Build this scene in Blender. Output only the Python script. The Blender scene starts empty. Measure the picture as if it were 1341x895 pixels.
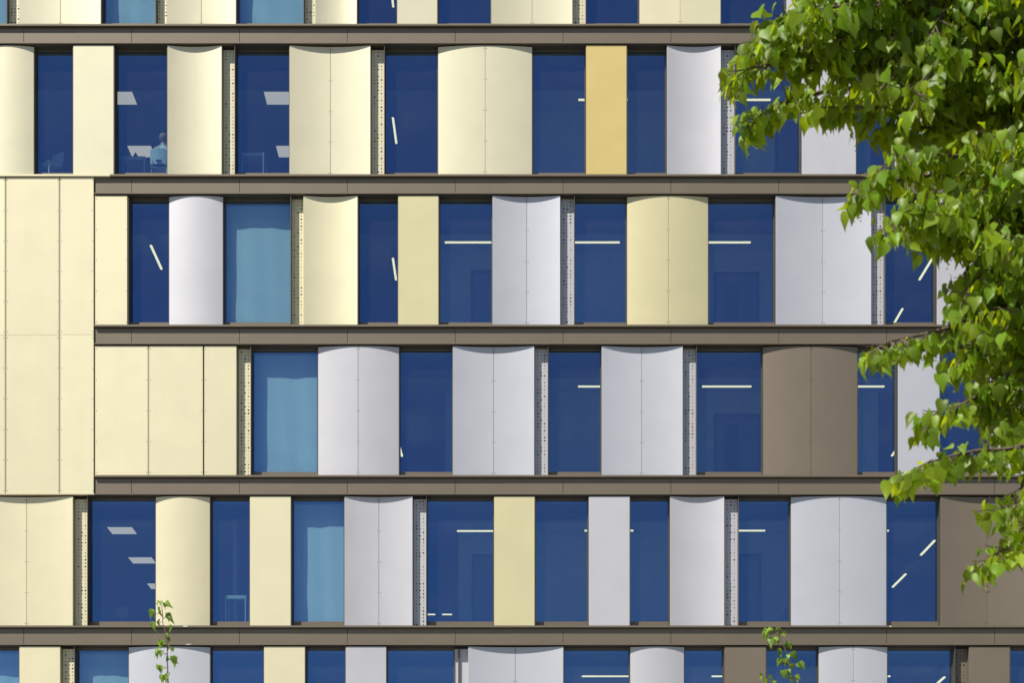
import bpy, bmesh, math, random
from mathutils import Vector, Matrix
random.seed(11)
scene = bpy.context.scene
COL = scene.collection
PX = 55.0                      # photo pixels per metre on the facade's front plane
DIST = 45.0                    # camera to facade
VX, VY = 665.0, 1350.0         # where the camera's axis pierces the facade, photo pixels
FPX = PX * DIST
EYE = 1.6
def X(px): return (px - VX) / PX
def Z(py): return EYE + (VY - py) / PX
def at(px, py, d):             # point seen at photo pixel at distance d from the camera plane
    return Vector(((px - VX) * d / FPX, d - DIST, EYE + (VY - py) * d / FPX))

# ------------------------------------------------------------------ node helpers
def new_mat(name):
    m = bpy.data.materials.new(name); m.use_nodes = True
    nt = m.node_tree; nt.nodes.clear()
    out = nt.nodes.new('ShaderNodeOutputMaterial')
    return m, nt, out
def N(nt, t, **kw):
    n = nt.nodes.new(t)
    for k, v in kw.items():
        if k in n.inputs: n.inputs[k].default_value = v
        else: setattr(n, k, v)
    return n
def srgb(r, g, b):
    f = lambda c: (c/255/12.92) if c/255 <= .04045 else ((c/255+.055)/1.055)**2.4
    return (f(r), f(g), f(b), 1)

def coated_metal(name, col, rough=.5, metallic=.3, vary=.05, hue=.003, scratch=.16, bump=.15, spec=.5):
    """powder-coated sheet: each sheet a slightly different batch, faint mottling, small vertical scratches"""
    m, nt, out = new_mat(name); L = nt.links.new
    b = N(nt, 'ShaderNodeBsdfPrincipled', Metallic=metallic, Roughness=rough)
    b.inputs['Specular IOR Level'].default_value = spec
    L(b.outputs[0], out.inputs[0])
    oi = N(nt, 'ShaderNodeObjectInfo'); tc = N(nt, 'ShaderNodeTexCoord')
    off = N(nt, 'ShaderNodeVectorMath', operation='SCALE'); off.inputs[0].default_value = (37, 11, 53)
    L(oi.outputs['Random'], off.inputs['Scale'])
    add = N(nt, 'ShaderNodeVectorMath', operation='ADD'); L(tc.outputs['Object'], add.inputs[0]); L(off.outputs[0], add.inputs[1])
    # mottling
    n1 = N(nt, 'ShaderNodeTexNoise', Scale=1.3, Detail=5, Roughness=.6); L(add.outputs[0], n1.inputs['Vector'])
    # vertical run marks
    mp = N(nt, 'ShaderNodeMapping'); mp.inputs['Scale'].default_value = (14, 14, .55); L(add.outputs[0], mp.inputs['Vector'])
    n2 = N(nt, 'ShaderNodeTexNoise', Scale=1.0, Detail=3); L(mp.outputs[0], n2.inputs['Vector'])
    # scratches
    mp3 = N(nt, 'ShaderNodeMapping'); mp3.inputs['Scale'].default_value = (60, 60, 7); mp3.inputs['Rotation'].default_value = (0, .06, 0)
    L(add.outputs[0], mp3.inputs['Vector'])
    n3 = N(nt, 'ShaderNodeTexNoise', Scale=1.0, Detail=1); L(mp3.outputs[0], n3.inputs['Vector'])
    r3 = N(nt, 'ShaderNodeMapRange'); r3.inputs['From Min'].default_value = .79; r3.inputs['From Max'].default_value = .84
    L(n3.outputs['Fac'], r3.inputs['Value'])
    # value
    v1 = N(nt, 'ShaderNodeMapRange'); v1.inputs['To Min'].default_value = 1-vary; v1.inputs['To Max'].default_value = 1+vary; L(oi.outputs['Random'], v1.inputs['Value'])
    v2 = N(nt, 'ShaderNodeMapRange'); v2.inputs['From Min'].default_value = .3; v2.inputs['From Max'].default_value = .7
    v2.inputs['To Min'].default_value = .985; v2.inputs['To Max'].default_value = 1.013; L(n1.outputs['Fac'], v2.inputs['Value'])
    v3 = N(nt, 'ShaderNodeMapRange'); v3.inputs['From Min'].default_value = .3; v3.inputs['From Max'].default_value = .7
    v3.inputs['To Min'].default_value = .994; v3.inputs['To Max'].default_value = 1.006; L(n2.outputs['Fac'], v3.inputs['Value'])
    m1 = N(nt, 'ShaderNodeMath', operation='MULTIPLY'); L(v1.outputs[0], m1.inputs[0]); L(v2.outputs[0], m1.inputs[1])
    m2 = N(nt, 'ShaderNodeMath', operation='MULTIPLY'); L(m1.outputs[0], m2.inputs[0]); L(v3.outputs[0], m2.inputs[1])
    sc = N(nt, 'ShaderNodeMath', operation='MULTIPLY_ADD'); sc.inputs[1].default_value = -scratch; sc.inputs[2].default_value = 1.0; L(r3.outputs[0], sc.inputs[0])
    m3 = N(nt, 'ShaderNodeMath', operation='MULTIPLY'); L(m2.outputs[0], m3.inputs[0]); L(sc.outputs[0], m3.inputs[1])
    hs = N(nt, 'ShaderNodeHueSaturation'); hs.inputs['Color'].default_value = col
    h = N(nt, 'ShaderNodeMapRange'); h.inputs['To Min'].default_value = .5-hue; h.inputs['To Max'].default_value = .5+hue
    fr = N(nt, 'ShaderNodeMath', operation='FRACT'); mm = N(nt, 'ShaderNodeMath', operation='MULTIPLY'); mm.inputs[1].default_value = 7.31
    L(oi.outputs['Random'], mm.inputs[0]); L(mm.outputs[0], fr.inputs[0]); L(fr.outputs[0], h.inputs['Value']); L(h.outputs[0], hs.inputs['Hue'])
    L(m3.outputs[0], hs.inputs['Value']); L(hs.outputs[0], b.inputs['Base Color'])
    # sheet metal is never dead flat
    n4 = N(nt, 'ShaderNodeTexNoise', Scale=1.1, Detail=1); L(add.outputs[0], n4.inputs['Vector'])
    bp = N(nt, 'ShaderNodeBump', Strength=bump, Distance=.02); L(n4.outputs['Fac'], bp.inputs['Height']); L(bp.outputs[0], b.inputs['Normal'])
    rr = N(nt, 'ShaderNodeMapRange'); rr.inputs['To Min'].default_value = rough-.05; rr.inputs['To Max'].default_value = rough+.07
    L(n1.outputs['Fac'], rr.inputs['Value']); L(rr.outputs[0], b.inputs['Roughness'])
    return m

def plain(name, col, rough=.6, metallic=0, noise=.08, scale=6):
    m, nt, out = new_mat(name); L = nt.links.new
    b = N(nt, 'ShaderNodeBsdfPrincipled', Metallic=metallic, Roughness=rough); L(b.outputs[0], out.inputs[0])
    tc = N(nt, 'ShaderNodeTexCoord'); n = N(nt, 'ShaderNodeTexNoise', Scale=scale, Detail=4); L(tc.outputs['Object'], n.inputs['Vector'])
    r = N(nt, 'ShaderNodeMapRange'); r.inputs['To Min'].default_value = 1-noise; r.inputs['To Max'].default_value = 1+noise; L(n.outputs['Fac'], r.inputs['Value'])
    hs = N(nt, 'ShaderNodeHueSaturation'); hs.inputs['Color'].default_value = col; L(r.outputs[0], hs.inputs['Value']); L(hs.outputs[0], b.inputs['Base Color'])
    return m

def lamp_mat(name, col, strength):
    m, nt, out = new_mat(name)
    e = N(nt, 'ShaderNodeEmission', Color=col, Strength=strength); nt.links.new(e.outputs[0], out.inputs[0])
    m.cycles.emission_sampling = 'NONE'
    return m

def glass_mat(name, tint, refl, fac):
    """solar-control glass: tinted transmission and a blue coated mirror reflection"""
    m, nt, out = new_mat(name); L = nt.links.new
    t = N(nt, 'ShaderNodeBsdfTransparent', Color=tint)
    g = N(nt, 'ShaderNodeBsdfGlossy', Roughness=.0)
    oi = N(nt, 'ShaderNodeObjectInfo')
    hs = N(nt, 'ShaderNodeHueSaturation'); hs.inputs['Color'].default_value = refl
    v = N(nt, 'ShaderNodeMapRange'); v.inputs['To Min'].default_value = .9; v.inputs['To Max'].default_value = 1.08; L(oi.outputs['Random'], v.inputs['Value'])
    L(v.outputs[0], hs.inputs['Value']); L(hs.outputs[0], g.inputs['Color'])
    tc = N(nt, 'ShaderNodeTexCoord'); n = N(nt, 'ShaderNodeTexNoise', Scale=.9, Detail=1); L(tc.outputs['Object'], n.inputs['Vector'])
    bp = N(nt, 'ShaderNodeBump', Strength=.08, Distance=.02); L(n.outputs['Fac'], bp.inputs['Height']); L(bp.outputs[0], g.inputs['Normal'])
    mx = N(nt, 'ShaderNodeMixShader', Fac=fac); L(t.outputs[0], mx.inputs[1]); L(g.outputs[0], mx.inputs[2])
    du = N(nt, 'ShaderNodeBsdfDiffuse', Color=(.7, .7, .66, 1))
    n2 = N(nt, 'ShaderNodeTexNoise', Scale=2.5, Detail=5); L(tc.outputs['Object'], n2.inputs['Vector'])
    r2 = N(nt, 'ShaderNodeMapRange'); r2.inputs['To Min'].default_value = .003; r2.inputs['To Max'].default_value = .014; L(n2.outputs['Fac'], r2.inputs['Value'])
    m2 = N(nt, 'ShaderNodeMixShader'); L(r2.outputs[0], m2.inputs[0]); L(mx.outputs[0], m2.inputs[1]); L(du.outputs[0], m2.inputs[2]); L(m2.outputs[0], out.inputs[0])
    return m

def leaf_mat(name, dif, trans, gloss=.018, tfac=.55):
    m, nt, out = new_mat(name); L = nt.links.new
    geo = N(nt, 'ShaderNodeNewGeometry')
    rnd = geo.outputs['Random Per Island']
    def var(c, lo, hi):
        h = N(nt, 'ShaderNodeHueSaturation'); h.inputs['Color'].default_value = c
        r = N(nt, 'ShaderNodeMapRange'); r.inputs['To Min'].default_value = lo; r.inputs['To Max'].default_value = hi; L(rnd, r.inputs['Value'])
        q = N(nt, 'ShaderNodeMapRange'); q.inputs['To Min'].default_value = .485; q.inputs['To Max'].default_value = .515
        f = N(nt, 'ShaderNodeMath', operation='FRACT'); mu = N(nt, 'ShaderNodeMath', operation='MULTIPLY'); mu.inputs[1].default_value = 5.7
        L(rnd, mu.inputs[0]); L(mu.outputs[0], f.inputs[0]); L(f.outputs[0], q.inputs['Value'])
        L(q.outputs[0], h.inputs['Hue']); L(r.outputs[0], h.inputs['Value']); return h.outputs[0]
    d = N(nt, 'ShaderNodeBsdfDiffuse'); L(var(dif, .55, 1.4), d.inputs['Color'])
    t = N(nt, 'ShaderNodeBsdfTranslucent'); L(var(trans, .6, 1.3), t.inputs['Color'])
    g = N(nt, 'ShaderNodeBsdfGlossy', Roughness=.45, Color=(.9, .98, .8, 1))
    m1 = N(nt, 'ShaderNodeMixShader', Fac=tfac); L(d.outputs[0], m1.inputs[1]); L(t.outputs[0], m1.inputs[2])
    m2 = N(nt, 'ShaderNodeMixShader', Fac=gloss); L(m1.outputs[0], m2.inputs[1]); L(g.outputs[0], m2.inputs[2]); L(m2.outputs[0], out.inputs[0])
    return m

def bark_mat(name, c1, c2):
    m, nt, out = new_mat(name); L = nt.links.new
    b = N(nt, 'ShaderNodeBsdfPrincipled', Roughness=.85); L(b.outputs[0], out.inputs[0])
    tc = N(nt, 'ShaderNodeTexCoord'); mp = N(nt, 'ShaderNodeMapping'); mp.inputs['Scale'].default_value = (9, 9, 2); L(tc.outputs['Object'], mp.inputs[0])
    n = N(nt, 'ShaderNodeTexNoise', Scale=2.0, Detail=6); L(mp.outputs[0], n.inputs['Vector'])
    cr = N(nt, 'ShaderNodeValToRGB'); cr.color_ramp.elements[0].color = c1; cr.color_ramp.elements[1].color = c2
    cr.color_ramp.elements[0].position = .35; cr.color_ramp.elements[1].position = .65
    L(n.outputs['Fac'], cr.inputs[0]); L(cr.outputs[0], b.inputs['Base Color'])
    bp = N(nt, 'ShaderNodeBump', Strength=.6, Distance=.02); L(n.outputs['Fac'], bp.inputs['Height']); L(bp.outputs[0], b.inputs['Normal'])
    return m

def paving_mat():
    m, nt, out = new_mat('concrete_paving'); L = nt.links.new
    b = N(nt, 'ShaderNodeBsdfPrincipled', Roughness=.85); L(b.outputs[0], out.inputs[0])
    tc = N(nt, 'ShaderNodeTexCoord')
    br = N(nt, 'ShaderNodeTexBrick', Scale=1.0); br.inputs['Color1'].default_value = (.2, .19, .175, 1); br.inputs['Color2'].default_value = (.25, .24, .22, 1)
    br.inputs['Mortar'].default_value = (.09, .085, .08, 1); br.inputs['Mortar Size'].default_value = .008; br.inputs['Brick Width'].default_value = .8; br.inputs['Row Height'].default_value = .4
    L(tc.outputs['Object'], br.inputs['Vector']); L(br.outputs['Color'], b.inputs['Base Color'])
    return m

CREAM_BRIGHT = coated_metal('cream_paint', (.515, .48, .335, 1))
CREAM = coated_metal('warm_cream_paint', (.575, .525, .345, 1))
YELLOW = coated_metal('pale_yellow_paint', (.50, .452, .262, 1))
OCHRE = coated_metal('ochre_paint', (.51, .39, .145, 1), vary=.01)
WHITE = coated_metal('grey_white_paint', (.42, .413, .428, 1))
WHITE_COOL = coated_metal('cool_grey_white_paint', (.40, .408, .435, 1))
BROWN = coated_metal('bronze_brown_paint', (.155, .125, .09, 1), metallic=.35, vary=.04)
BAND = coated_metal('bronze_band_paint', (.148, .120, .085, 1), metallic=.4, rough=.48, vary=.03)
DARK = plain('dark_recess_metal', (.018, .017, .014, 1), .6)
BACKING = plain('grey_brown_backing', (.30, .265, .20, 1), .7)
SCREW = plain('dark_screw_head', (.05, .05, .05, 1), .4, .6)
FRAME = coated_metal('dark_bronze_frame', (.09, .08, .06, 1), metallic=.4, rough=.45)
GLASS = glass_mat('blue_coated_glass', (.60, .83, .86, 1), (.138, .285, .63, 1), .42)
INWALL = plain('interior_plaster', (.66, .66, .65, 1), .9)
CEIL = plain('ceiling_tile', (.75, .75, .74, 1), .9)
CARPET = plain('grey_carpet', (.17, .17, .18, 1), .95)
CONC = plain('concrete', (.3, .29, .27, 1), .9)
DOORM = plain('grey_door_laminate', (.22, .23, .24, 1), .5)
DOORF = plain('dark_door_frame', (.08, .08, .085, 1), .5)
TUBE = lamp_mat('lit_tube_diffuser', (1.0, .74, .42, 1), 1.45)
PANELLIGHT = lamp_mat('lit_square_diffuser', (1.0, .74, .56, 1), 0.62)
LAMPBODY = plain('white_lamp_housing', (.6, .6, .6, 1), .5)
CURTAIN = plain('white_curtain_cloth', (.70, .69, .66, 1), .9, noise=.03)
PLASTIC = plain('white_plastic', (.7, .72, .74, 1), .4)
STEEL = plain('light_grey_steel', (.55, .57, .58, 1), .35, .3)
BLACKPL = plain('black_plastic', (.02, .02, .02, 1), .4)
WOODTOP = plain('pale_laminate', (.6, .6, .58, 1), .4)
PAPER = plain('white_paper', (.8, .8, .8, 1), .8)
PALE_SPOT = plain('pale_spot', (.6, .6, .62, 1), .8)
SKIN = plain('skin', (.55, .33, .24, 1), .55)
HAIR = plain('fair_hair', (.36, .17, .06, 1), .7)
HAIRD = plain('brown_hair', (.06, .04, .025, 1), .6)
SHIRT = plain('white_shirt', (.75, .76, .78, 1), .85)
SHIRTM = plain('mauve_shirt', (.40, .19, .17, 1), .85)
TROUSER = plain('dark_trousers', (.03, .035, .05, 1), .85)
LEAF = leaf_mat('lime_leaf', (.122, .203, .012, 1), (.50, .61, .008, 1), tfac=.52)
LEAFY = leaf_mat('young_lime_leaf', (.14, .235, .035, 1), (.38, .52, .03, 1), tfac=.42)
BRACT = leaf_mat('lime_bract', (.30, .36, .10, 1), (.42, .46, .08, 1), gloss=.04)
BARK = bark_mat('lime_bark', (.05, .04, .03, 1), (.13, .10, .075, 1))
TWIG = bark_mat('lime_twig', (.06, .04, .03, 1), (.13, .09, .06, 1))

# ------------------------------------------------------------------ object helpers
def link(o, parent=None, mats=None):
    COL.objects.link(o)
    if parent: o.parent = parent
    return o
def empty(name, loc=(0, 0, 0)):
    o = bpy.data.objects.new(name, None); o.location = loc; o.empty_display_size = .2
    COL.objects.link(o); return o
def tag(o, label=None, cat=None, group=None, kind=None):
    if label: o['label'] = label
    if cat: o['category'] = cat
    if group: o['group'] = group
    if kind: o['kind'] = kind
    return o

class MB:
    """collects geometry in world coordinates, links it as ONE object whose origin is its own centre"""
    def __init__(s): s.v = []; s.f = []; s.m = []
    def add(s, vs, fs, mi=0):
        b = len(s.v); s.v.extend([tuple(p) for p in vs])
        for f in fs: s.f.append([i + b for i in f]); s.m.append(mi)
    def box(s, x0, x1, y0, y1, z0, z1, mi=0):
        s.add([(x0,y0,z0),(x1,y0,z0),(x1,y1,z0),(x0,y1,z0),(x0,y0,z1),(x1,y0,z1),(x1,y1,z1),(x0,y1,z1)],
              [(0,3,2,1),(4,5,6,7),(0,1,5,4),(1,2,6,5),(2,3,7,6),(3,0,4,7)], mi)
    def prism(s, prof, z0, z1, mi=0):      # prof: (x,y) list counter-clockwise seen from above
        n = len(prof)
        vs = [(x, y, z0) for x, y in prof] + [(x, y, z1) for x, y in prof]
        fs = [(i, (i+1) % n, n+(i+1) % n, n+i) for i in range(n)] + [tuple(range(n-1, -1, -1)), tuple(range(n, 2*n))]
        s.add(vs, fs, mi)
    def tube(s, pts, rad, n=6, mi=0):
        pts = [Vector(p) for p in pts]; rings = []
        if not hasattr(rad, '__len__'): rad = [rad]*len(pts)
        up = Vector((.13, .31, .94)); vs = []
        for i, p in enumerate(pts):
            d = (pts[min(i+1, len(pts)-1)] - pts[max(i-1, 0)]).normalized()
            a = d.cross(up)
            if a.length < .05: a = d.cross(Vector((1, 0, 0)))
            a.normalize(); b = d.cross(a)
            for k in range(n):
                t = 2*math.pi*k/n; vs.append(p + (a*math.cos(t) + b*math.sin(t))*rad[i])
        fs = []
        for i in range(len(pts)-1):
            for k in range(n): fs.append((i*n+k, i*n+(k+1) % n, (i+1)*n+(k+1) % n, (i+1)*n+k))
        fs.append(tuple(range(n-1, -1, -1))); e = (len(pts)-1)*n; fs.append(tuple(range(e, e+n)))
        s.add(vs, fs, mi)
    def build(s, name, mats, parent=None, smooth=None, origin=None):
        if not isinstance(mats, (list, tuple)): mats = [mats]
        xs = [p[0] for p in s.v]; ys = [p[1] for p in s.v]; zs = [p[2] for p in s.v]
        c = Vector(origin) if origin is not None else Vector(((min(xs)+max(xs))/2, (min(ys)+max(ys))/2, (min(zs)+max(zs))/2))
        me = bpy.data.meshes.new(name)
        me.from_pydata([(p[0]-c.x, p[1]-c.y, p[2]-c.z) for p in s.v], [], s.f)
        for m in mats: me.materials.append(m)
        if len(mats) > 1: me.polygons.foreach_set('material_index', s.m)
        if smooth is not None:
            me.polygons.foreach_set('use_smooth', [True]*len(me.polygons))
            me.set_sharp_from_angle(angle=math.radians(smooth))
        me.update()
        o = bpy.data.objects.new(name, me); COL.objects.link(o)
        if parent:
            o.parent = parent; o.location = c - parent_world(parent)
        else: o.location = c
        return o
def parent_world(p):
    w = Vector(p.location)
    while p.parent: p = p.parent; w += Vector(p.location)
    return w

# ------------------------------------------------------------------ facade numbers
def rtop(i): return 58.7 + 197.2*(i-1)       # photo rows on the front plane
def rbot(i): return 228.4 + 197.2*(i-1)
BLD = empty('office_building', (0, 0, 0))
tag(BLD, 'long office building clad in cream, white and brown curved metal panels between tall blue windows', 'building')

FLAT_Y = .014
def arc_profile(x0, x1, kind, full0, full1):
    """front profile of one sheet cut from a curve spanning full0..full1"""
    n = 2 if kind == 'f' else 14
    mid = (full0+full1)/2; hw = (full1-full0)/2
    sag = .068 if hw < .9 else .076
    pts = []
    for k in range(n+1):
        x = x0 + (x1-x0)*k/n; t = (x-mid)/hw
        if kind == 'f': y = FLAT_Y
        elif kind == 'v': y = .018 + sag*t*t           # bulges out
        else: y = FLAT_Y + sag*(1-t*t)                  # hollow
        pts.append((x, y))
    return pts
def sheet(px0, px1, kind, mat, py0, py1, full=None, seam=(0, 0), label=None, screws=True, gap=.006):
    x0, x1 = X(px0)+gap/2, X(px1)-gap/2
    f0, f1 = (X(full[0]), X(full[1])) if full else (X(px0), X(px1))
    z1, z0 = Z(py0), Z(py1)
    pr = arc_profile(x0+.008, x1-.008, kind, f0, f1)
    prof = [(x0, .235), (x0, pr[0][1]+.010)] + pr + [(x1, pr[-1][1]+.010), (x1, .235)]
    mb = MB(); mb.prism(prof, z0, z1, 0)
    if screws:
        nr = max(2, round((z1-z0)/.742)+1)
        for side, on in ((0, seam[0]), (1, seam[1])):
            if not on: continue
            xs = x0+.030 if side == 0 else x1-.030
            k = min(range(len(pr)), key=lambda q: abs(pr[q][0]-xs)); ys = pr[k][1]
            for r in range(nr):
                zz = z0+.07 + (z1-z0-.14)*r/(nr-1); R = .0088
                ring = [(xs+R*math.cos(2*math.pi*a/8), zz+R*math.sin(2*math.pi*a/8)) for a in range(8)]
                vs = [(a, ys+.004, b) for a, b in ring] + [(a, ys-.004, b) for a, b in ring]
                fs = [(a, (a+1) % 8, 8+(a+1) % 8, 8+a) for a in range(8)] + [tuple(range(8, 16))]
                mb.add(vs, fs, 1)
    o = mb.build('cladding_panel', [mat, SCREW], BLD, smooth=30)
    if label: o['label'] = label
    return o

def perforated(px0, px1, mat, py0, py1, holes=True):
    x0, x1 = X(px0), X(px1); z1, z0 = Z(py0), Z(py1); y = .195
    mb = MB(); c = 4.5/PX; cols = 3
    mx = (x1-x0-cols*c)/2; rows = int((z1-z0)/c); mz = (z1-z0-rows*c)/2
    if not holes or mx < 0:
        mb.box(x0, x1, y, y+.02, z0, z1)
        mb.box(x0+(x1-x0)*.27, x0+(x1-x0)*.38, y-.055, y-.001, z0, z1, 1)
        return mb.build('perforated_strip', [mat, FRAME], BLD)
    # margins
    def q(xa, xb, za, zb): mb.add([(xa,y,za),(xb,y,za),(xb,y,zb),(xa,y,zb)], [(0,1,2,3)])
    q(x0, x0+mx, z0, z1); q(x1-mx, x1, z0, z1); q(x0+mx, x1-mx, z0, z0+mz); q(x0+mx, x1-mx, z1-mz, z1)
    for r in range(rows):
        for k in range(cols):
            cx = x0+mx+c*(k+.5); cz = z0+mz+c*(r+.5); h = c/2
            R = random.choice([.45, .5, .55, .65, .8, .95, 1.15])/PX
            outer = [(cx+h,cz),(cx+h,cz+h),(cx,cz+h),(cx-h,cz+h),(cx-h,cz),(cx-h,cz-h),(cx,cz-h),(cx+h,cz-h)]
            inner = [(cx+R*math.cos(math.pi*a/4), cz+R*math.sin(math.pi*a/4)) for a in range(8)]
            vs = [(a, y, b) for a, b in outer] + [(a, y, b) for a, b in inner]
            mb.add(vs, [(a, (a+1) % 8, 8+(a+1) % 8, 8+a)[::-1] for a in range(8)])
    mb.box(x0, x1, y+.03, y+.05, z0, z1, 1)
    return mb.build('perforated_strip', [mat, DARK], BLD)

def window(px0, px1, i, yl=.03, yr=.03):
    """reveal box + frame (window), with pane and sill rail as its parts"""
    x0, x1 = X(px0), X(px1); z1 = Z(rtop(i)-1.9)-.001; z0 = Z(rbot(i))+.001; t = .012
    mb = MB()
    prof = [(x0,z0,yl),(x0,z1,yl),(x1,z1,yr),(x1,z0,yr),(x1-t,z0,yr),(x1-t,z1-.008,yr),(x0+t,z1-.008,yl),(x0+t,z0,yl)]
    mb.add([(a, f, b) for a, b, f in prof] + [(a, .30, b) for a, b, f in prof],
           [(k, 8+k, 8+(k+1) % 8, (k+1) % 8) for k in range(8)] + [(0,1,6,7),(1,2,5,6),(2,3,4,5),(15,14,9,8),(14,13,10,9),(13,12,11,10)])
    w = mb.build('window', [FRAME], BLD)
    fr = MB(); a, b = x0+t+.001, x1-t-.001; s = .014; top = .075; bot = .145
    fr.box(a, b, .245, .30, z1-top, z1-.0095)
    fr.box(a, a+s, .245, .30, z0+bot+.001, z1-top-.001); fr.box(b-s, b, .245, .30, z0+bot+.001, z1-top-.001)
    fr.build('frame', [FRAME], w)
    sl = MB(); sl.box(a, b, .24, .30, z0+.003, z0+bot); sl.box(a, b, .10, .2385, z0+.001, z0+.012)
    sl.build('sill', [BAND], w)
    pn = MB(); pn.add([(a+s,.275,z0+bot),(b-s,.275,z0+bot),(b-s,.275,z1-top),(a+s,.275,z1-top)], [(0,1,2,3)])
    pn.build('pane', [GLASS], w)
    return w

# row contents: W window; S strip (mat); panels: (kind, mat, x0, x1[, seam])
c1, c2, ye, wh, wc, br, oc = CREAM_BRIGHT, CREAM, YELLOW, WHITE, WHITE_COOL, BROWN, OCHRE
ROWS = {
 0: [('v',c1,-240,-168),('W',-168,-98),('f',c1,-98,-45),('W',-45,9),('S',c1,9.5,24.5),('c',c1,24.5,132,78),('W',132,204),('S',c1,204.5,218),('c',c1,218,309,263),
     ('W',309,398),('S',c1,398.5,412.5),('c',c1,412.5,467.5),('W',467.5,520),('f',c1,520,573),('W',573,643.5),('c',c1,643.5,750,697),
     ('S',c1,750.5,767),('W',767,837.5),('f',c2,837.5,944,891),('W',944,1030),('f',wh,1030,1101),('W',1101,1172),('S',wh,1172.5,1188.5),('v',wh,1188.5,1295,1242),
     ('W',1295,1366),('f',wh,1366,1420),('W',1420,1490),('f',wh,1490,1560)],
 1: [('f',c1,-240,-187),('W',-187,-116),('f',c1,-116,-80),('W',-80,-28),('v',c1,-28,43.5),('W',43.5,95.5),('f',c1,95.5,149),('W',149,219),('c',c1,219,290.5),('S',c1,291,307),
     ('W',307,379),('c',c1,379,485.3,432.5),('S',c1,485.8,503),('W',503,573.5),('v',c1,573.5,697,635.5),('W',697,767.5),('f',oc,767.5,821),('W',821,873.5),
     ('c',wh,873.5,944.5),('S',wh,945,962.5),('W',962.5,1050),('f',wh,1050,1121.5),('W',1121.5,1172),('f',wh,1172,1226),('W',1226,1296),('v',wh,1296,1402,1349),
     ('W',1402,1472),('f',wh,1472,1560)],
 2: [('f',c2,123.5,167.5),('W',167.5,220.5),('v',wh,220.5,291.5),('W',291.5,381),('S',c2,381,397),('c',c2,397,468.5),('W',468.5,521.3),('f',ye,521.3,574.5),
     ('W',574.5,645),('c',wc,645,734,690),('S',wh,734.5,752),('W',752,821.5),('v',ye,821.5,928,875.5),('W',928,1016),('c',wc,1016,1141.5,1078.5),('S',wh,1142,1159),
     ('W',1159,1227),('f',wh,1227,1281),('W',1281,1370),('v',wh,1370,1440),('W',1440,1510),('f',br,1510,1560)],
 3: [('f',c2,123.5,194.5),('f',c2,194.5,266.5),('f',c2,266.5,310.5),('S',c2,311,328),('W',328,416),('v',wh,416,522.3,469),('W',522.3,593),('c',wc,593,700,646.5),
     ('S',wh,700.5,717.5),('W',717.5,788),('c',wc,788,894.5,840.7),('S',wh,895,912),('W',912,1000),('v',br,1000,1124,1062.5),('W',1124,1176),('f',wc,1176,1231),
     ('W',1231,1297),('f',wh,1297,1350),('W',1350,1420),('f',br,1420,1491),('W',1491,1560)],
 4: [('W',-240,-170),('f',c1,-170,-116),('W',-116,-28),('c',c2,-28,95.5,33.5),('S',c2,96,114),('W',114,203),('v',c2,203,274.5),('W',274.5,327),('f',c2,327,381),('W',381,451),
     ('c',wh,451,540.5,496),('S',wh,541,558),('W',558,647),('f',ye,647,700.5),('W',700.5,771),('f',wh,771,825),('W',825,877.5),('c',wh,877.5,949),('S',wh,949.5,967),
     ('W',967,1036.5),('v',wc,1036.5,1162,1100),('W',1162,1232),('c',br,1232,1356,1294),('W',1356,1426),('f',wh,1426,1480),('W',1480,1560)],
 5: [('f',c1,-240,-187),('W',-187,-116),('v',c1,-116,-45),('W',-45,25),('f',c2,25,79),('S',c2,79.5,97),('W',97,167.5),('v',wc,167.5,274.5),('W',274.5,345.5),('f',c2,345.5,399.5),
     ('W',399.5,452.5),('f',wh,452.5,506),('W',506,595),('s',wh,595,613),('c',wc,613,738,675),('W',738,825.5),('v',wh,825.5,896.5),('W',896.5,949),('f',br,949,1003.5),
     ('W',1003.5,1073),('v',wc,1073,1163,1118),('W',1163,1251),('S',br,1251.5,1269),('f',br,1269,1323),('W',1323,1400),('f',br,1400,1480),('W',1480,1560)],
}
NAMES = {id(oc): 'ochre yellow flat cladding panel', id(br): 'bronze brown cladding panel'}
npan = 0
for i, items in ROWS.items():
    RF = {'S': .014, 's': .17, 'f': .028, 'c': .028, 'v': .105, 'W': .03}
    for n_, it in enumerate(items):
        py0, py1 = rtop(i), rbot(i)-.15
        if it[0] == 'W':
            window(it[1], it[2], i, RF[items[n_-1][0]] if n_ else .03, RF[items[n_+1][0]] if n_+1 < len(items) else .03); continue
        k, m, a, b = it[:4]
        walls = MB(); walls.box(X(a)+.001, X(b)-.001, .245, .31, Z(rbot(i))+.001, Z(rtop(i)-1.9)-.001)
        walls.build('wall', [BACKING if i in (2, 3) else DARK], BLD)
        if k in 'Ss': perforated(a, b, m, py0+1.2, py1, k == 'S'); continue
        lab = NAMES.get(id(m))
        if len(it) == 5:
            s = it[4]
            sheet(a, s, k, m, py0, py1, (a, b), (0, 1), lab, gap=.003); sheet(s, b, k, m, py0, py1, (a, b), (1, 0), lab, gap=.003); npan += 2
        else:
            if i == 3 and b < 311 or (i == 2 and b < 170):
                sheet(a, b, k, m, py0, py1, None, (1, 1 if b < 300 else 0), lab, gap=.030); npan += 1
            else: sheet(a, b, k, m, py0, py1, None, (0, 0), lab); npan += 1
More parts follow.
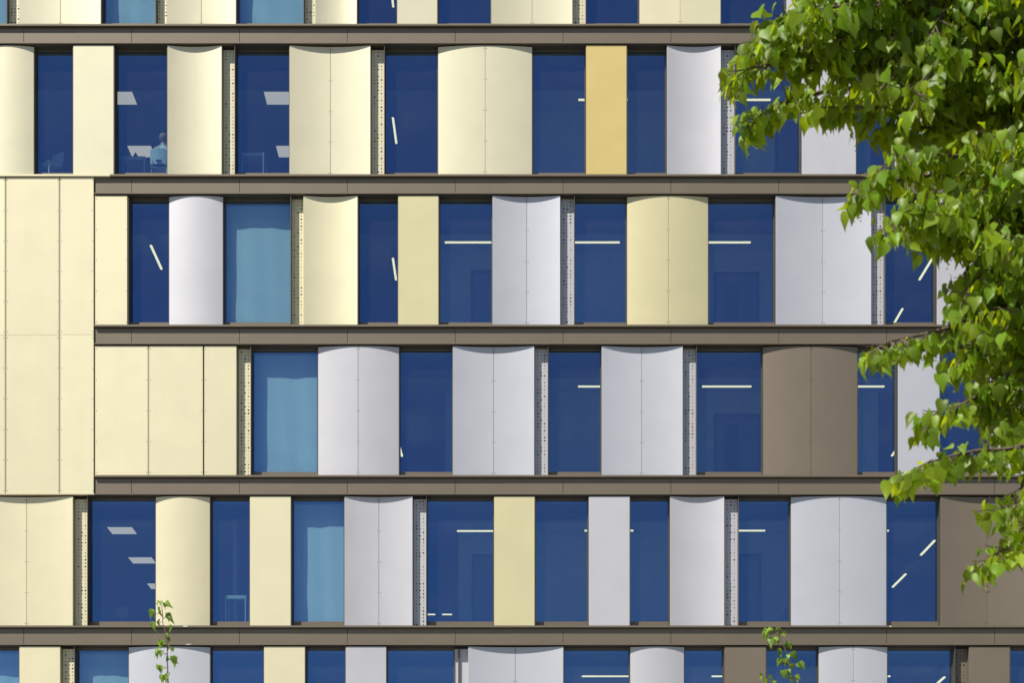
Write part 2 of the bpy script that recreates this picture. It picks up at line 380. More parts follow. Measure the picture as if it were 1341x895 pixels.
# two-storey flat wall at the left
cols = [-277, -206, -135, -64, 7.3, 78, 123.5]
for a, b in zip(cols, cols[1:]):
    for py0, py1 in ((231.9, 438.2), (438.5, 646.6)):
        sheet(a, b, 'f', c2, py0, py1, None, (1, 1), None, gap=.032); npan += 1
for xs_, py0, py1 in [(q, 231.9, 646.6) for q in cols[1:-1]] + [(194.5, rtop(3), rbot(3)-.15)]:
    js = MB(); js.box(X(xs_)-.0145, X(xs_)+.0145, .026, .06, Z(py1), Z(py0)); js.build('joint_strip', [BACKING], BLD)
fw = MB(); fw.box(X(-277), X(123.0), .245, .31, Z(646.6), Z(231.6)); fw.build('wall', [BACKING], BLD)

# spandrel bands
def spot(mb, px, z, rx, rz):
    ring = [(X(px)+rx*math.cos(a*.5236)*(.8+.2*math.sin(5*a)), z+rz*math.sin(a*.5236)) for a in range(12)]
    vs = [(a, -.0215, b) for a, b in ring] + [(a, -.0235, b) for a, b in ring]
    mb.add(vs, [(a, (a+1) % 12, 12+(a+1) % 12, 12+a) for a in range(12)] + [tuple(range(12, 24))], 1)
JO = 30.2; JP = 141.45
for i in range(0, 6):                 # band under row i
    x0 = X(-277); x1 = X(1560)
    bx0 = X(123.6) if i in (1, 2, 3) else x0
    zl1, zl0 = Z(rbot(i)+.15), Z(rbot(i)+2.5)             # ledge
    zf1 = Z(rbot(i)+4.3); nx = rtop(i+1)
    zlip1, zlip0 = Z(nx-3.2), Z(nx-1.9)
    lx0 = X(123.6) if i in (2, 3) else x0
    px0 = x0 if i == 3 else bx0
    mb = MB()
    # face sheets with open joints
    j = [bx0] + [X(JO + JP*k + (.0 if i else 0)) for k in range(-3, 12) if bx0+.05 < X(JO+JP*k) < x1-.05] + [x1]
    for a, b in zip(j, j[1:]): mb.box(a+.006, b-.006, .058, .078, zlip1+.003, zf1)
    if i == 4:   # small pale spots on the ledge and the lip
        for px, dy, ln in ((243, -.0235, 5), (1166, -.0235, 2)):
            spot(mb, px, (zl0+zl1)/2+.002, ln/PX, .011)
        spot(mb, 247, (zlip0+zlip1)/2, 6/PX, .008)
    band = mb.build('spandrel_band', [BAND, PALE_SPOT], BLD)
    lb = MB()
    if i == 1:
        cl = MB(); cl.box(lx0, X(144)-.002, -.021, .238, zl0, zl1); cl.build('ledge', [c2], band); lx0 = X(144)
    jl = [lx0] + [X(JO+64+JP*k*2) for k in range(-2, 7) if lx0+.05 < X(JO+64+JP*k*2) < x1-.05] + [x1]
    for q, (a, b) in enumerate(zip(jl, jl[1:])): lb.box(a+.001, b-.001, -.02-.002*(q % 2), .238, zl0, zl1)
    lb.build('ledge', [BAND], band)
    lp = MB(); lp.box(bx0, x1, -.02, .078, zlip0, zlip1); lp.build('lip', [BAND], band)
    if i == 3:
        cl = MB(); cl.box(px0, bx0-.003, -.018, .078, zlip0, zlip1-.006); cl.build('lip', [c2], band)
    so = MB(); so.box(px0, x1, .0785, .33, zlip0+.0005, zlip1); so.box(bx0, x1, .0785, .33, zlip1+.001, zl0-.002); so.build('soffit', [FRAME], band)

# ------------------------------------------------------------------ storeys behind the glass
XL, XR = X(-277), X(1560); DEEP = 14.0
def ceil_z(i): return Z(rtop(i)-1.9) - .085
def floor_z(i): return Z(rbot(i)) + .02
for i in range(0, 6):
    mb = MB(); mb.box(XL, XR, .335, DEEP, ceil_z(i+1) if i < 5 else floor_z(5)-.4, floor_z(i)); mb.build('floor_slab', [CARPET], BLD)
    cb = MB(); cb.box(XL, XR, .335, DEEP-.01, ceil_z(i)-.004, ceil_z(i)-.001)
    cb.build('ceiling', [CEIL], BLD)
    bh = MB(); bh.box(XL+.01, XR-.01, .34, 2.0, ceil_z(i)-.035, ceil_z(i)-.005); bh.build('bulkhead', [BACKING], BLD)
rt = MB(); rt.box(XL-.3, XR+.3, -.02, DEEP+.3, Z(-141), Z(-163)); rt.build('roof', [CONC], BLD)
bk = MB(); bk.box(XL, XR, DEEP, DEEP+.3, 0, Z(-141)); bk.build('back_wall', [INWALL], BLD)
for xx in (XL-.3, XR): 
    e = MB(); e.box(xx, xx+.3, 0, DEEP, 0, Z(-141)-.002); e.build('end_wall', [BROWN], BLD)
lo = MB(); lo.box(XL, XR, .05, .3, 0, Z(rtop(6)-1.9)-.002); lo.build('lower_wall', [BROWN], BLD)
def partition(i, a, b, y):
    mb = MB(); mb.box(X(a)*(DIST+y)/DIST, X(b)*(DIST+y)/DIST, y, y+.1, floor_z(i)+.002, ceil_z(i)-.006); mb.build('partition_wall', [INWALL], BLD)
def cross_wall(i, a, y0, y1):
    mb = MB(); mb.box(X(a), X(a)+.1, y0, y1, floor_z(i)+.002, ceil_z(i)-.006); mb.build('partition_wall', [INWALL], BLD)
PY = 3.1; k_ = (DIST+PY)/FPX
def door(i, a, b, top, slot=False):
    xa, xb = (a-VX)*k_, (b-VX)*k_; zt = EYE+(VY-top)*k_; zb = floor_z(i)+.004
    fr = MB(); w = .07
    fr.box(xa, xa+w, PY-.05, PY-.002, zb, zt-w-.001); fr.box(xb-w, xb, PY-.05, PY-.002, zb, zt-w-.001); fr.box(xa, xb, PY-.05, PY-.002, zt-w, zt)
    d = fr.build('interior_door', [DOORF], BLD)
    lf = MB(); lf.box(xa+w+.002, xb-w-.002, PY-.03, PY-.003, zb, zt-w-.003); leaf = lf.build('door_leaf', [DOORM], d)
    if slot:
        s = MB(); s.box(xa+w+.18, xa+w+.55, PY-.034, PY-.031, zb+.3, zt-w-.2); s.build('glazed_slot', [DOORF], d)
    h = MB(); h.tube([(xa+w+.10, PY-.03, zb+1.05), (xa+w+.10, PY-.075, zb+1.05), (xa+w+.22, PY-.075, zb+1.05)], .012); h.build('handle', [STEEL], d)
for i, a, b in ((1, 690, 1140), (2, 575, 1150), (3, 583, 1150), (4, 600, 1110), (5, 700, 1130)):
    partition(i, a, b, PY); cross_wall(i, a, PY+.1, DEEP); 
for i, a in ((2, 250), (3, 420), (4, 290), (4, 1115), (2, 1150), (5, 470)): cross_wall(i, a, 1.9, 6.0)
door(2, 617, 668, 355); door(2, 935, 994, 357, True); door(3, 935, 996, 543, True); door(4, 618, 668, 727); door(4, 967, 997, 726)
door(1, 1015, 1046, 160); door(5, 770, 812, 925)

# ------------------------------------------------------------------ lamps
def on_plane(px, py, z):
    d = (z-EYE)*FPX/(VY-py); return Vector(((px-VX)*d/FPX, d-DIST, z))
RN = ['cut-off top row', 'second row', 'third row', 'fourth row', 'fifth row', 'cut-off bottom row']
def tube_lamp(i, p0, p1, label):
    z = ceil_z(i)-.35; a = on_plane(p0[0], p0[1], z); b = on_plane(p1[0], p1[1], z)
    c = (a+b)/2; d = (b-a); ln = d.length; d.normalize(); s = Vector((-d.y, d.x, 0)); w = .026
    def bar(name, z0, z1, mat, par, ww, ext=0):
        mb = MB(); vs = []
        for zz in (z0, z1):
            for e, q in ((-1, -1), (1, -1), (1, 1), (-1, 1)): vs.append(c + d*(e*(ln/2+ext)) + s*(q*ww) + Vector((0, 0, zz-z)))
        mb.add(vs, [(0,3,2,1),(4,5,6,7),(0,1,5,4),(1,2,6,5),(2,3,7,6),(3,0,4,7)])
        if par is None:
            for e in (-.35, .35): mb.tube([c+d*(e*ln)+Vector((0,0,z1-z)), c+d*(e*ln)+Vector((0,0,.345))], .003, 4)
        return mb.build(name, [mat], par)
    body = bar('tube_lamp', z+.004, z+.03, LAMPBODY, None, w+.004)
    bar('diffuser', z-.026, z+.003, TUBE, body, w)
    tag(body, label, 'ceiling lamp', 'tube lamps hanging in the offices')
def square_lamp(i, px, py, left, label):
    z = ceil_z(i)-.006; p = on_plane(px, py, z); x0 = p.x if left else p.x-.62
    mb = MB(); mb.box(x0-.03, x0+.65, p.y-.03, p.y+.67, z-.02, z)
    o = mb.build('square_lamp', [LAMPBODY]); tag(o, label, 'ceiling lamp', 'square lamps in the office ceilings')
    df = MB(); df.box(x0, x0+.62, p.y, p.y+.64, z-.026, z-.021); df.build('diffuser', [PANELLIGHT], o)
square_lamp(1, 172.8, 119, False, 'upper square ceiling lamp behind the window where a person sits, second row')
square_lamp(1, 166.8, 190, True, 'lower square ceiling lamp just left of the seated person with fair hair')
square_lamp(1, 345.6, 119, True, 'upper square ceiling lamp in the second-row window left of the first hollow cream double panel')
square_lamp(1, 361.5, 190, True, 'lower square lamp in the second-row window that shows a lone desk')
square_lamp(4, 140.3, 690, True, 'topmost square ceiling lamp of the three in the wide fifth-row window')
square_lamp(4, 168, 729.6, True, 'middle square ceiling lamp of the three in the wide fifth-row window')
square_lamp(4, 192.6, 764, True, 'lowest square ceiling lamp of three, cut by the bulging cream panel in the fifth row')
for a in [
 (0, (510.6,-31), (515,8), 'slanting tube lamp end in the narrow window of the cut-off top row'),
 (1, (514.5,153.7), (519,187), 'slanting tube lamp in the second-row window left of the wide bulging cream panel'),
 (1, (757.5,130), (822,130), 'horizontal tube lamp mostly hidden behind the ochre yellow panel'),
 (1, (945,130), (1009,130), 'horizontal tube lamp behind the leaves in the second-row window right of the white perforated strip'),
 (2, (197.5,321), (211.5,352), 'slanting tube lamp left of the single bulging white panel, third row'),
 (2, (514.5,338), (518.6,366), 'slanting tube lamp in the narrow third-row window beside the flat pale yellow panel'),
 (2, (582.5,317), (647,317), 'horizontal tube lamp right of the flat pale yellow panel in the third row'),
 (2, (747,317), (811.6,317), 'horizontal tube lamp left of the bulging pale yellow double panel in the third row'),
 (2, (918,317), (983,317), 'horizontal tube lamp right of the bulging pale yellow double panel in the third row'),
 (2, (1221,338), (1204,366), 'upper slanting tube lamp beside the tree leaves in the third row'),
 (2, (1182,404), (1171,423), 'lower slanting tube lamp just above the third-row ledge by the tree leaves'),
 (3, (516.5,560), (526.5,597.5), 'sliver of slanting tube lamp right of the bulging white double panel, fourth row'),
 (3, (757,506), (821,506), 'horizontal tube lamp cut by a hollow white double panel in the fourth row'),
 (3, (919.5,506), (984,506), 'whole horizontal tube lamp left of the bulging brown double panel'),
 (3, (1094,506), (1158,506), 'horizontal tube lamp right of the bulging brown double panel'),
 (3, (1181.6,578), (1168,597), 'short slanting tube lamp low in the fourth-row window right of the bulging brown panel'),
 (4, (598.5,695.5), (662,695.5), 'horizontal tube lamp left of the flat pale yellow panel in the fifth row'),
 (4, (560,805), (570,805), 'left one of two tiny far tube lamps low in a fifth-row window'),
 (4, (579,805), (592,805), 'right one of two tiny far tube lamps low in a fifth-row window'),
 (4, (765.5,695), (829.5,695), 'horizontal tube lamp mostly hidden behind the flat white panel in the fifth row'),
 (4, (938,695), (1002,695), 'horizontal tube lamp right of the white perforated strip in the fifth row'),
 (4, (1100,695), (1164,695), 'tip of a tube lamp beside the bulging white double panel, fifth row'),
 (4, (1224,708), (1206,727), 'upper slanting tube lamp left of the hollow brown double panel'),
 (4, (1186,752), (1169,769), 'lower slanting tube lamp left of the hollow brown double panel'),
 (5, (762,886), (826,886), 'horizontal tube lamp left of the bulging white single panel in the cut-off bottom row'),
 (5, (932,886), (996,886), 'horizontal tube lamp cut by the flat brown panel in the cut-off bottom row'),
 (5, (1102,886), (1166,886), 'tip of a tube lamp right of the bulging white double panel, bottom row'),
 (5, (1237,887), (1220,902), 'slanting tube lamp left of the brown perforated strip in the cut-off bottom row'),
]: tube_lamp(*a)

# ------------------------------------------------------------------ curtains
def curtain(i, a, b, label, seed, folds=2.2):
    rr = random.Random(seed); x0, x1 = X(a)+.03, X(b)-.03; z0, z1 = floor_z(i)+.03, ceil_z(i)-.01
    nx, nz = 40, 40; mb = MB(); vs = []; ph = rr.random()*6
    for iz in range(nz+1):
        w = iz/nz
        for ix in range(nx+1):
            u = ix/nx
            y = .37 + .008*math.sin(folds*6.28*u*.5+ph+.5*math.sin(3*w+ph)) + .004*math.sin(folds*6.28*u*1.3+2*ph+1.5*w)
            y += .006*math.sin(22*w+5*u+ph)*max(0, .5-w)*2 + .008*math.sin(9*(u+w*1.4)+ph)*(1-w)
            vs.append((x0+(x1-x0)*u, y, z0+(z1-z0)*w))
    W = nx+1
    mb.add(vs, [(r*W+c, r*W+c+1, (r+1)*W+c+1, (r+1)*W+c) for r in range(nz) for c in range(nx)])
    o = mb.build('curtain', [CURTAIN], smooth=60)
    md = o.modifiers.new('thickness', 'SOLIDIFY'); md.thickness = .003; md.offset = 1
    tag(o, label, 'curtain', 'white curtains drawn behind the glass')
curtain(0, -45, 9, 'drawn white curtain at the left edge of the cut-off top row', 1)
curtain(0, 132, 204, 'drawn white curtain in the second window from the left of the cut-off top row', 2)
curtain(0, 309, 398, 'drawn white curtain behind the widest window of the cut-off top row', 3)
curtain(2, 291.5, 381, 'drawn white curtain right of the single bulging white panel in the third row', 4)
curtain(3, 328, 416, 'drawn white curtain left of the bulging white double panel in the fourth row', 5)
curtain(4, 381, 451, 'drawn white curtain right of a flat cream panel in the fifth row', 6)
curtain(5, -45, 25, 'drawn white curtain at the left edge of the cut-off bottom row', 7)
curtain(5, 97, 167.5, 'drawn white curtain left of the bulging white panel behind a shoot, cut-off bottom row', 8)

# ------------------------------------------------------------------ furniture behind the glass
def desk(i, pxc, y, w, h, label, mat=STEEL):
    xc = (pxc-VX)*(DIST+y)/FPX; f = floor_z(i); r = empty('desk', (xc, y+.3, f))
    tag(r, label, 'desk', 'desks standing by the office windows')
    t = MB(); t.box(xc-w/2, xc+w/2, y, y+.6, f+h-.03, f+h); t.build('desk_top', [WOODTOP], r)
    for sx in (-1, 1):
        for yy in (y+.02, y+.58):
            l = MB(); l.tube([(xc+sx*(w/2-.022), yy, f), (xc+sx*(w/2-.022), yy, f+h-.031)], .02, 8); l.build('leg', [mat], r)
    rl = MB(); rl.box(xc-w/2+.045, xc+w/2-.045, y+.005, y+.03, f+h-.075, f+h-.032); rl.build('rail', [mat], r)
desk(1, 175, .75, .55, .76, 'small pale desk left of the seated person with fair hair')
desk(1, 331, .6, .55, .78, 'small pale desk with steel legs alone in a second-row window')
desk(4, 308.5, .45, .52, .80, 'small pale desk with steel legs in the narrow fifth-row window')
def chair(i, pxc, y, rz, label):
    xc = (pxc-VX)*(DIST+y)/FPX; f = floor_z(i); r = empty('chair', (xc, y, f))
    tag(r, label, 'chair', 'plastic shell chairs by the office windows')
    ca, sa = math.cos(rz), math.sin(rz)
    def T(x, yy, z): return (xc + x*ca - yy*sa, y + x*sa + yy*ca, f+z)
    def slab(name, gx, gz, fn, th):
        mb = MB(); vs = []
        for q in (0, 1):
            for a in range(gz+1):
                for b in range(gx+1): vs.append(T(*fn(b/gx*2-1, a/gz, q*th)))
        W = gx+1; S = W*(gz+1); fs = []
        for a in range(gz):
            for b in range(gx):
                v = a*W+b; fs += [(v, v+1, v+W+1, v+W), (S+v, S+v+W, S+v+W+1, S+v+1)]
        for a in range(gz):
            v = a*W; fs += [(v, v+W, S+v+W, S+v), (v+gx, S+v+gx, S+v+gx+W, v+gx+W)]
        for b in range(gx):
            v = gz*W+b; fs += [(b, S+b, S+b+1, b+1), (v, v+1, S+v+1, S+v)]
        mb.add(vs, fs); return mb.build(name, [PLASTIC], r, smooth=40)
    slab('seat', 8, 8, lambda u, v, t: (.21*u*(1-.12*(v)**3), -.19+.40*v, .45+t+.02*u*u-.018*math.sin(v*3.1)), .014)
    back = slab('backrest', 10, 8, lambda u, v, t: (.215*u*(1-.06*v**4), -.20-.05*v+.035*(1-u*u)*-1+t, .52+.36*v-.02*u*u*v**3), .014)
    sl = MB(); zz = .585
    sl.add([T(-.07, -.2665, zz-.022), T(.07, -.2665, zz-.022), T(.07, -.2715, zz+.022), T(-.07, -.2715, zz+.022),
            T(-.07, -.258, zz-.022), T(.07, -.258, zz-.022), T(.07, -.262, zz+.022), T(-.07, -.262, zz+.022)],
           [(0,1,2,3),(4,7,6,5),(0,4,5,1),(3,2,6,7),(0,3,7,4),(1,5,6,2)]); sl.build('hand_slot', [BLACKPL], back)
    for s in (-1, 1):
        l = MB(); l.tube([T(.20*s, .23, 0), T(.17*s, .17, .40), T(.17*s, .10, .435), T(.17*s, -.16, .435), T(.18*s, -.21, .40), T(.22*s, -.27, 0)], .011, 8); l.build('leg_frame', [STEEL], r)
        u = MB(); u.tube([T(.17*s, -.17, .44), T(.17*s, -.235, .50), T(.16*s, -.262, .62)], .010, 8); u.build('back_post', [STEEL], r)
chair(1, 210.5, .86, 0.0, 'white plastic shell chair carrying the seated person with fair hair')
chair(1, 66, .62, 2.5, 'empty plastic shell chair low in the leftmost narrow second-row window')
tc = MB(); p = at(178, 208, DIST+.95); f1 = floor_z(1)+.76
tc.add([(p.x-.11, .9, f1), (p.x+.11, .9, f1), (p.x+.11, 1.1, f1), (p.x-.11, 1.1, f1), (p.x, .9, f1+.17), (p.x, 1.1, f1+.17)], [(0,3,2,1),(0,1,4),(2,3,5),(1,2,5,4),(3,0,4,5)])
tag(tc.build('tent_card', [TROUSER]), 'dark folded tent card standing on the desk beside the seated person', 'card')
for i, px, py, y, w, h, lab in ((2, 787, 398, PY-.006, .2, .26, 'small notice on the wall left of the bulging pale yellow double panel'),
                               (3, 930.5, 581, PY-.006, .16, .2, 'small notice on the wall left of a door in the fourth row'),
                               (4, 160, 802, 8.0, .35, .25, 'pale board low in the wide fifth-row window under the square lamps')):
    c = at(px, py, DIST+y); n = MB(); n.box(c.x-w/2, c.x+w/2, c.y-.012, c.y, c.z-h/2, c.z+h/2)
    if i == 4: n.box(c.x-.02, c.x+.02, c.y-.011, c.y-.001, floor_z(4), c.z-h/2-.001); n.box(c.x-.2, c.x+.2, c.y-.2, c.y+.15, floor_z(4), floor_z(4)+.02)
    tag(n.build('notice' if i != 4 else 'display_board', [PAPER]), lab, 'notice' if i != 4 else 'board')

# ------------------------------------------------------------------ people
def skinned(name, verts, edges, radii, mat, sub=2):
    me = bpy.data.meshes.new(name); me.from_pydata(verts, edges, [])
    o = bpy.data.objects.new(name, me); COL.objects.link(o)
    sk = o.modifiers.new('s', 'SKIN'); ss = o.modifiers.new('u', 'SUBSURF'); ss.levels = sub; ss.render_levels = sub
    if not me.skin_vertices: me.skin_vertices.new()
    for k, r in enumerate(radii):
        d = me.skin_vertices[0].data[k]; d.radius = (r, r) if not hasattr(r, '__len__') else r
        d.use_root = (k == 0)
    dg = bpy.context.evaluated_depsgraph_get(); ev = o.evaluated_get(dg)
    nm = bpy.data.meshes.new_from_object(ev); bpy.data.objects.remove(o); bpy.data.meshes.remove(me)
    nm.name = name; nm.materials.clear(); nm.materials.append(mat)
    nm.polygons.foreach_set('use_smooth', [True]*len(nm.polygons))
    o = bpy.data.objects.new(name, nm); COL.objects.link(o); return o
def person(loc, shirt, hair, label):
    # seated, facing +y (into the room); origin on the floor under the hips
    V = [(0,0,.53),(0,-.01,.66),(0,-.01,.82),(0,0,.96),(0,.01,1.05),(0,.03,1.13),(0,.045,1.20),(0,.05,1.27)]
    R = [(.16,.12),(.145,.11),(.165,.115),(.15,.10),(.062,.06),(.055,.06),(.078,.095),(.066,.08)]
    E = [(k, k+1) for k in range(7)]
    def chain(start, pts, rs):
        prev = start
        for p_, r_ in zip(pts, rs): V.append(p_); R.append(r_); E.append((prev, len(V)-1)); prev = len(V)-1
        return prev
    for s in (-1, 1):
        hd = chain(3, [(s*.17,0,.955),(s*.215,.04,.82),(s*.24,.10,.70),(s*.20,.24,.735),(s*.16,.345,.77),(s*.15,.40,.775)], [.062,.05,.043,.038,.028,.034])
        for q, ln in ((-.024,.062),(-.008,.075),(.008,.07),(.024,.055)):
            chain(hd, [(s*.15+q,.44,.778),(s*.15+q,.44+ln*.6,.770),(s*.15+q,.44+ln,.755)], [.0095,.009,.008])
        chain(hd, [(s*(.15-.035),.415,.775),(s*(.15-.05),.445,.77)], [.011,.009])
        chain(0, [(s*.10,.02,.53),(s*.11,.22,.535),(s*.115,.42,.52),(s*.115,.43,.30),(s*.115,.42,.09),(s*.115,.48,.04),(s*.12,.58,.03)], [.10,.085,.062,.055,.04,.038,.03])
    b = skinned('person', V, E, R, SKIN); b.location = loc; tag(b, label, 'person')
    tv = [(0,0,.55),(0,-.01,.66),(0,-.01,.82),(0,0,.965),(0,.01,1.03)]; tr = [(.172,.132),(.158,.122),(.178,.127),(.158,.108),(.075,.07)]; te = [(0,1),(1,2),(2,3),(3,4)]
    for s in (-1, 1):
        n = len(tv); tv += [(s*.17,0,.96),(s*.215,.04,.82),(s*.24,.10,.70),(s*.205,.22,.73)]; tr += [.072,.06,.053,.047]; te += [(3,n),(n,n+1),(n+1,n+2),(n+2,n+3)]
    sh = skinned('shirt', tv, te, tr, shirt); sh.parent = b
    lv = [(0,0,.52)]; lr = [(.165,.13)]; le = []
    for s in (-1, 1):
        n = len(lv); lv += [(s*.10,.02,.53),(s*.11,.22,.535),(s*.115,.42,.52),(s*.115,.43,.30),(s*.115,.42,.12)]; lr += [.11,.095,.073,.066,.055]
        le += [(0,n),(n,n+1),(n+1,n+2),(n+2,n+3),(n+3,n+4)]
    tr_ = skinned('trousers', lv, le, lr, TROUSER); tr_.parent = b
    bm = bmesh.new(); bmesh.ops.create_uvsphere(bm, u_segments=20, v_segments=14, radius=1)
    for v in bm.verts:
        q = v.co.copy(); face = q.y > .45 and q.z < .45
        v.co = Vector((q.x*.108, .03+q.y*(.125 if not face else .06), 1.235+q.z*.115 if q.z > -.2 else 1.235+q.z*.135))
        v.co += v.co.normalized()*.006*math.sin(31*q.x+17*q.z)
    me = bpy.data.meshes.new('hair'); bm.to_mesh(me); bm.free(); me.materials.append(hair)
    me.polygons.foreach_set('use_smooth', [True]*len(me.polygons))
    h = bpy.data.objects.new('hair', me); COL.objects.link(h); h.parent = b
    for nm, fx in (('nose', [(0,.145,1.225)]), ('ear', [(-.085,.05,1.22)]), ('ear', [(.085,.05,1.22)])):
        c = Vector(fx[0]); bm = bmesh.new(); bmesh.ops.create_icosphere(bm, subdivisions=2, radius=1)
        for v in bm.verts: v.co = Vector((v.co.x*.012, v.co.y*.018, v.co.z*.028))
        me = bpy.data.meshes.new(nm); bm.to_mesh(me); bm.free(); me.materials.append(SKIN)
        o = bpy.data.objects.new(nm, me); COL.objects.link(o); o.parent = b; o.location = c
    return b
y = .86; person(((213.5-VX)*(DIST+y)/FPX, y+.02, floor_z(1)+.04), SHIRT, HAIR, 'person with fair hair and white shirt seated with their back to the window')
y = 2.25; person(((1040.5-VX)*(DIST+y)/FPX, y, floor_z(4)-.03), SHIRTM, HAIRD, 'person in reddish shirt, only a shoulder showing at the edge of a bulging white panel')
def stool(i, px, y, label):
    xc = (px-VX)*(DIST+y)/FPX; f = floor_z(i); r = empty('stool', (xc, y, f)); tag(r, label, 'stool')
    s = MB(); s.prism([(xc+.19*math.cos(a*.393), y+.19*math.sin(a*.393)) for a in range(16)], f+.36, f+.40); s.build('seat', [BLACKPL], r)
    for q in range(4):
        a = q*1.571+.785; l = MB(); l.tube([(xc+.13*math.cos(a), y+.13*math.sin(a), f+.36), (xc+.2*math.cos(a), y+.2*math.sin(a), f)], .013, 6); l.build('leg', [STEEL], r)
stool(4, 1040.5, 2.25, 'black round stool under the person in the reddish shirt')

# ------------------------------------------------------------------ trees
LEAF_U = [(-.05, .20), (.06, .40), (.27, .49), (.52, .40), (.78, .17)]
class Foliage:
    def __init__(s): s.v = []; s.f = []; s.m = []
    def leaf(s, base, axis, nrm, L, fold=.35, curl=.25, mi=0, wid=1.0, rr=random):
        axis = axis.normalized(); side = axis.cross(nrm)
        if side.length < .05: side = axis.cross(Vector((1, .2, .1)))
        side.normalize(); nrm = side.cross(axis).normalized()
        b = len(s.v); k = 0
        mids = (0, .08, .28, .52, .78, 1.08)
        wob = rr.uniform(-.1, .1)
        for u in mids:
            p = base + axis*(L*u) - nrm*(L*curl*u*u) + side*(L*wob*u*u); s.v.append(p[:])
        for sg in (-1, 1):
            for (u, w) in LEAF_U:
                ww = w*wid*rr.uniform(.9, 1.08)
                p = base + axis*(L*u) - nrm*(L*(curl*u*u)) + side*(sg*L*ww*math.cos(fold) + L*wob*u*u) + nrm*(L*ww*math.sin(fold)*rr.uniform(.5, 1.2)); s.v.append(p[:])
        for h, o in ((0, 6), (1, 11)):
            qs = [(0, 1, o+1, o)] + [(q, q+1, o+q+1, o+q) for q in (1, 2, 3)] + [(4, 5, o+4)]
            for q in qs:
                q = tuple(b+z for z in q); s.f.append(q if h else q[::-1]); s.m.append(mi)
    def bract(s, base, axis, L, rr):
        side = axis.cross(Vector((rr.uniform(-1, 1), rr.uniform(-1, 1), .3))).normalized(); b = len(s.v); n = axis.cross(side)
        for u, w in ((0, .03), (.3, .13), (.7, .14), (1, .03)):
            for sg in (-1, 1): s.v.append((base+axis*(L*u)+side*(sg*w*L)-n*(.15*L*u*u))[:])
        for q in range(3): s.f.append((b+2*q, b+2*q+1, b+2*q+3, b+2*q+2)); s.m.append(1)
        for q in range(3):      # buds under the bract
            c = base + axis*(L*(.85+.15*q)) + side*(L*(.12*q-.12)) + Vector((0, 0, -.012*q)); r = .006; b = len(s.v)
            for dx in ((r,0,0),(-r,0,0),(0,r,0),(0,-r,0),(0,0,r),(0,0,-r)): s.v.append((c+Vector(dx))[:])
            for t in ((0,2,4),(2,1,4),(1,3,4),(3,0,4),(2,0,5),(1,2,5),(3,1,5),(0,3,5)): s.f.append(tuple(b+z for z in t)); s.m.append(1)
    def build(s, name, mats, parent):
        m = MB(); m.v = s.v; m.f = s.f; m.m = s.m
        return m.build(name, mats, parent, smooth=180)

SUN = Vector((-1.0, -1.0, 1.75)).normalized()
def rv(rr, k=1.0): return Vector((rr.uniform(-k, k), rr.uniform(-k, k), rr.uniform(-k, k)))
def twig(fo, wd, p, d, L, rr, centre, size=(.06, .125), bract=.14, step=.042, droop=.30):
    n = max(3, int(L/step)); pts = [p.copy()]; sg = rr.choice((-1, 1)); d = d.normalized()
    for k in range(n):
        d = (d + Vector((0, 0, -droop*step/.1*.35)) + rv(rr, .13)).normalized(); p = p + d*step; pts.append(p.copy())
        sg = -sg; side = d.cross(Vector((0, 0, 1)))
        if side.length < .1: side = rv(rr)
        side.normalize()
        out = (p-centre); out.normalize()
        pet = (side*sg*.8 + d*.35 + Vector((0, 0, -.45)) + rv(rr, .35)).normalized()
        b = p + pet*rr.uniform(.02, .045)
        ax = (pet*.55 + out*.15 + Vector((0, 0, -.75)) + rv(rr, .38)).normalized()
        nr = (out*.45 + Vector((-.1, -.1, .55)) + rv(rr, .95)).normalized()
        fo.leaf(b, ax, nr, rr.uniform(*size)*(1.0 if k < n-2 else .8), rr.uniform(.1, .65), rr.uniform(.0, .5), wid=rr.uniform(.84, 1.06), rr=rr)
        if rr.random() < bract: fo.bract(p, (Vector((0, 0, -1))+rv(rr, .35)).normalized(), rr.uniform(.06, .09), rr)
    wd.tube(pts, [.0035*(1-.6*q/n)+.001 for q in range(n+1)], 4)
def smooth_path(pts, k=6):
    out = []
    for i in range(len(pts)-1):
        p0 = pts[max(i-1, 0)]; p1 = pts[i]; p2 = pts[i+1]; p3 = pts[min(i+2, len(pts)-1)]
        for q in range(k):
            t = q/k
            out.append(.5*((2*p1) + (p2-p0)*t + (2*p0-5*p1+4*p2-p3)*t*t + (3*p1-p0-3*p2+p3)*t**3))
    out.append(pts[-1].copy()); return out
def bough(fo, wd, pts, r0, rr, centre, leafy=.25, dens=1.0, tw=(.16, .40), size=(.06, .125), bract=.14, updown=(-.6, .6)):
    path = smooth_path(pts); tot = sum((b-a).length for a, b in zip(path, path[1:]))
    wd.tube(path, [.62*r0*(1-.88*q/(len(path)-1)) for q in range(len(path))], 6)
    run = 0; acc = 0
    for a, b in zip(path, path[1:]):
        seg = (b-a); run += seg.length; acc += seg.length*dens
        if run/tot < leafy: acc = 0; continue
        while acc > .03:
            acc -= .03; d = seg.normalized(); sd = d.cross(Vector((0, 0, 1))).normalized()
            t = run/tot; sc = 1.0-.45*t
            dr = d*rr.uniform(.2, 1.0) + sd*rr.uniform(-1, 1) + Vector((0, 0, rr.uniform(*updown)))
            twig(fo, wd, a+(b-a)*rr.random(), dr, rr.uniform(*tw)*sc, rr, centre, size, bract)
    d = (path[-1]-path[-2]); twig(fo, wd, path[-1], d, .16, rr, centre, size, bract)

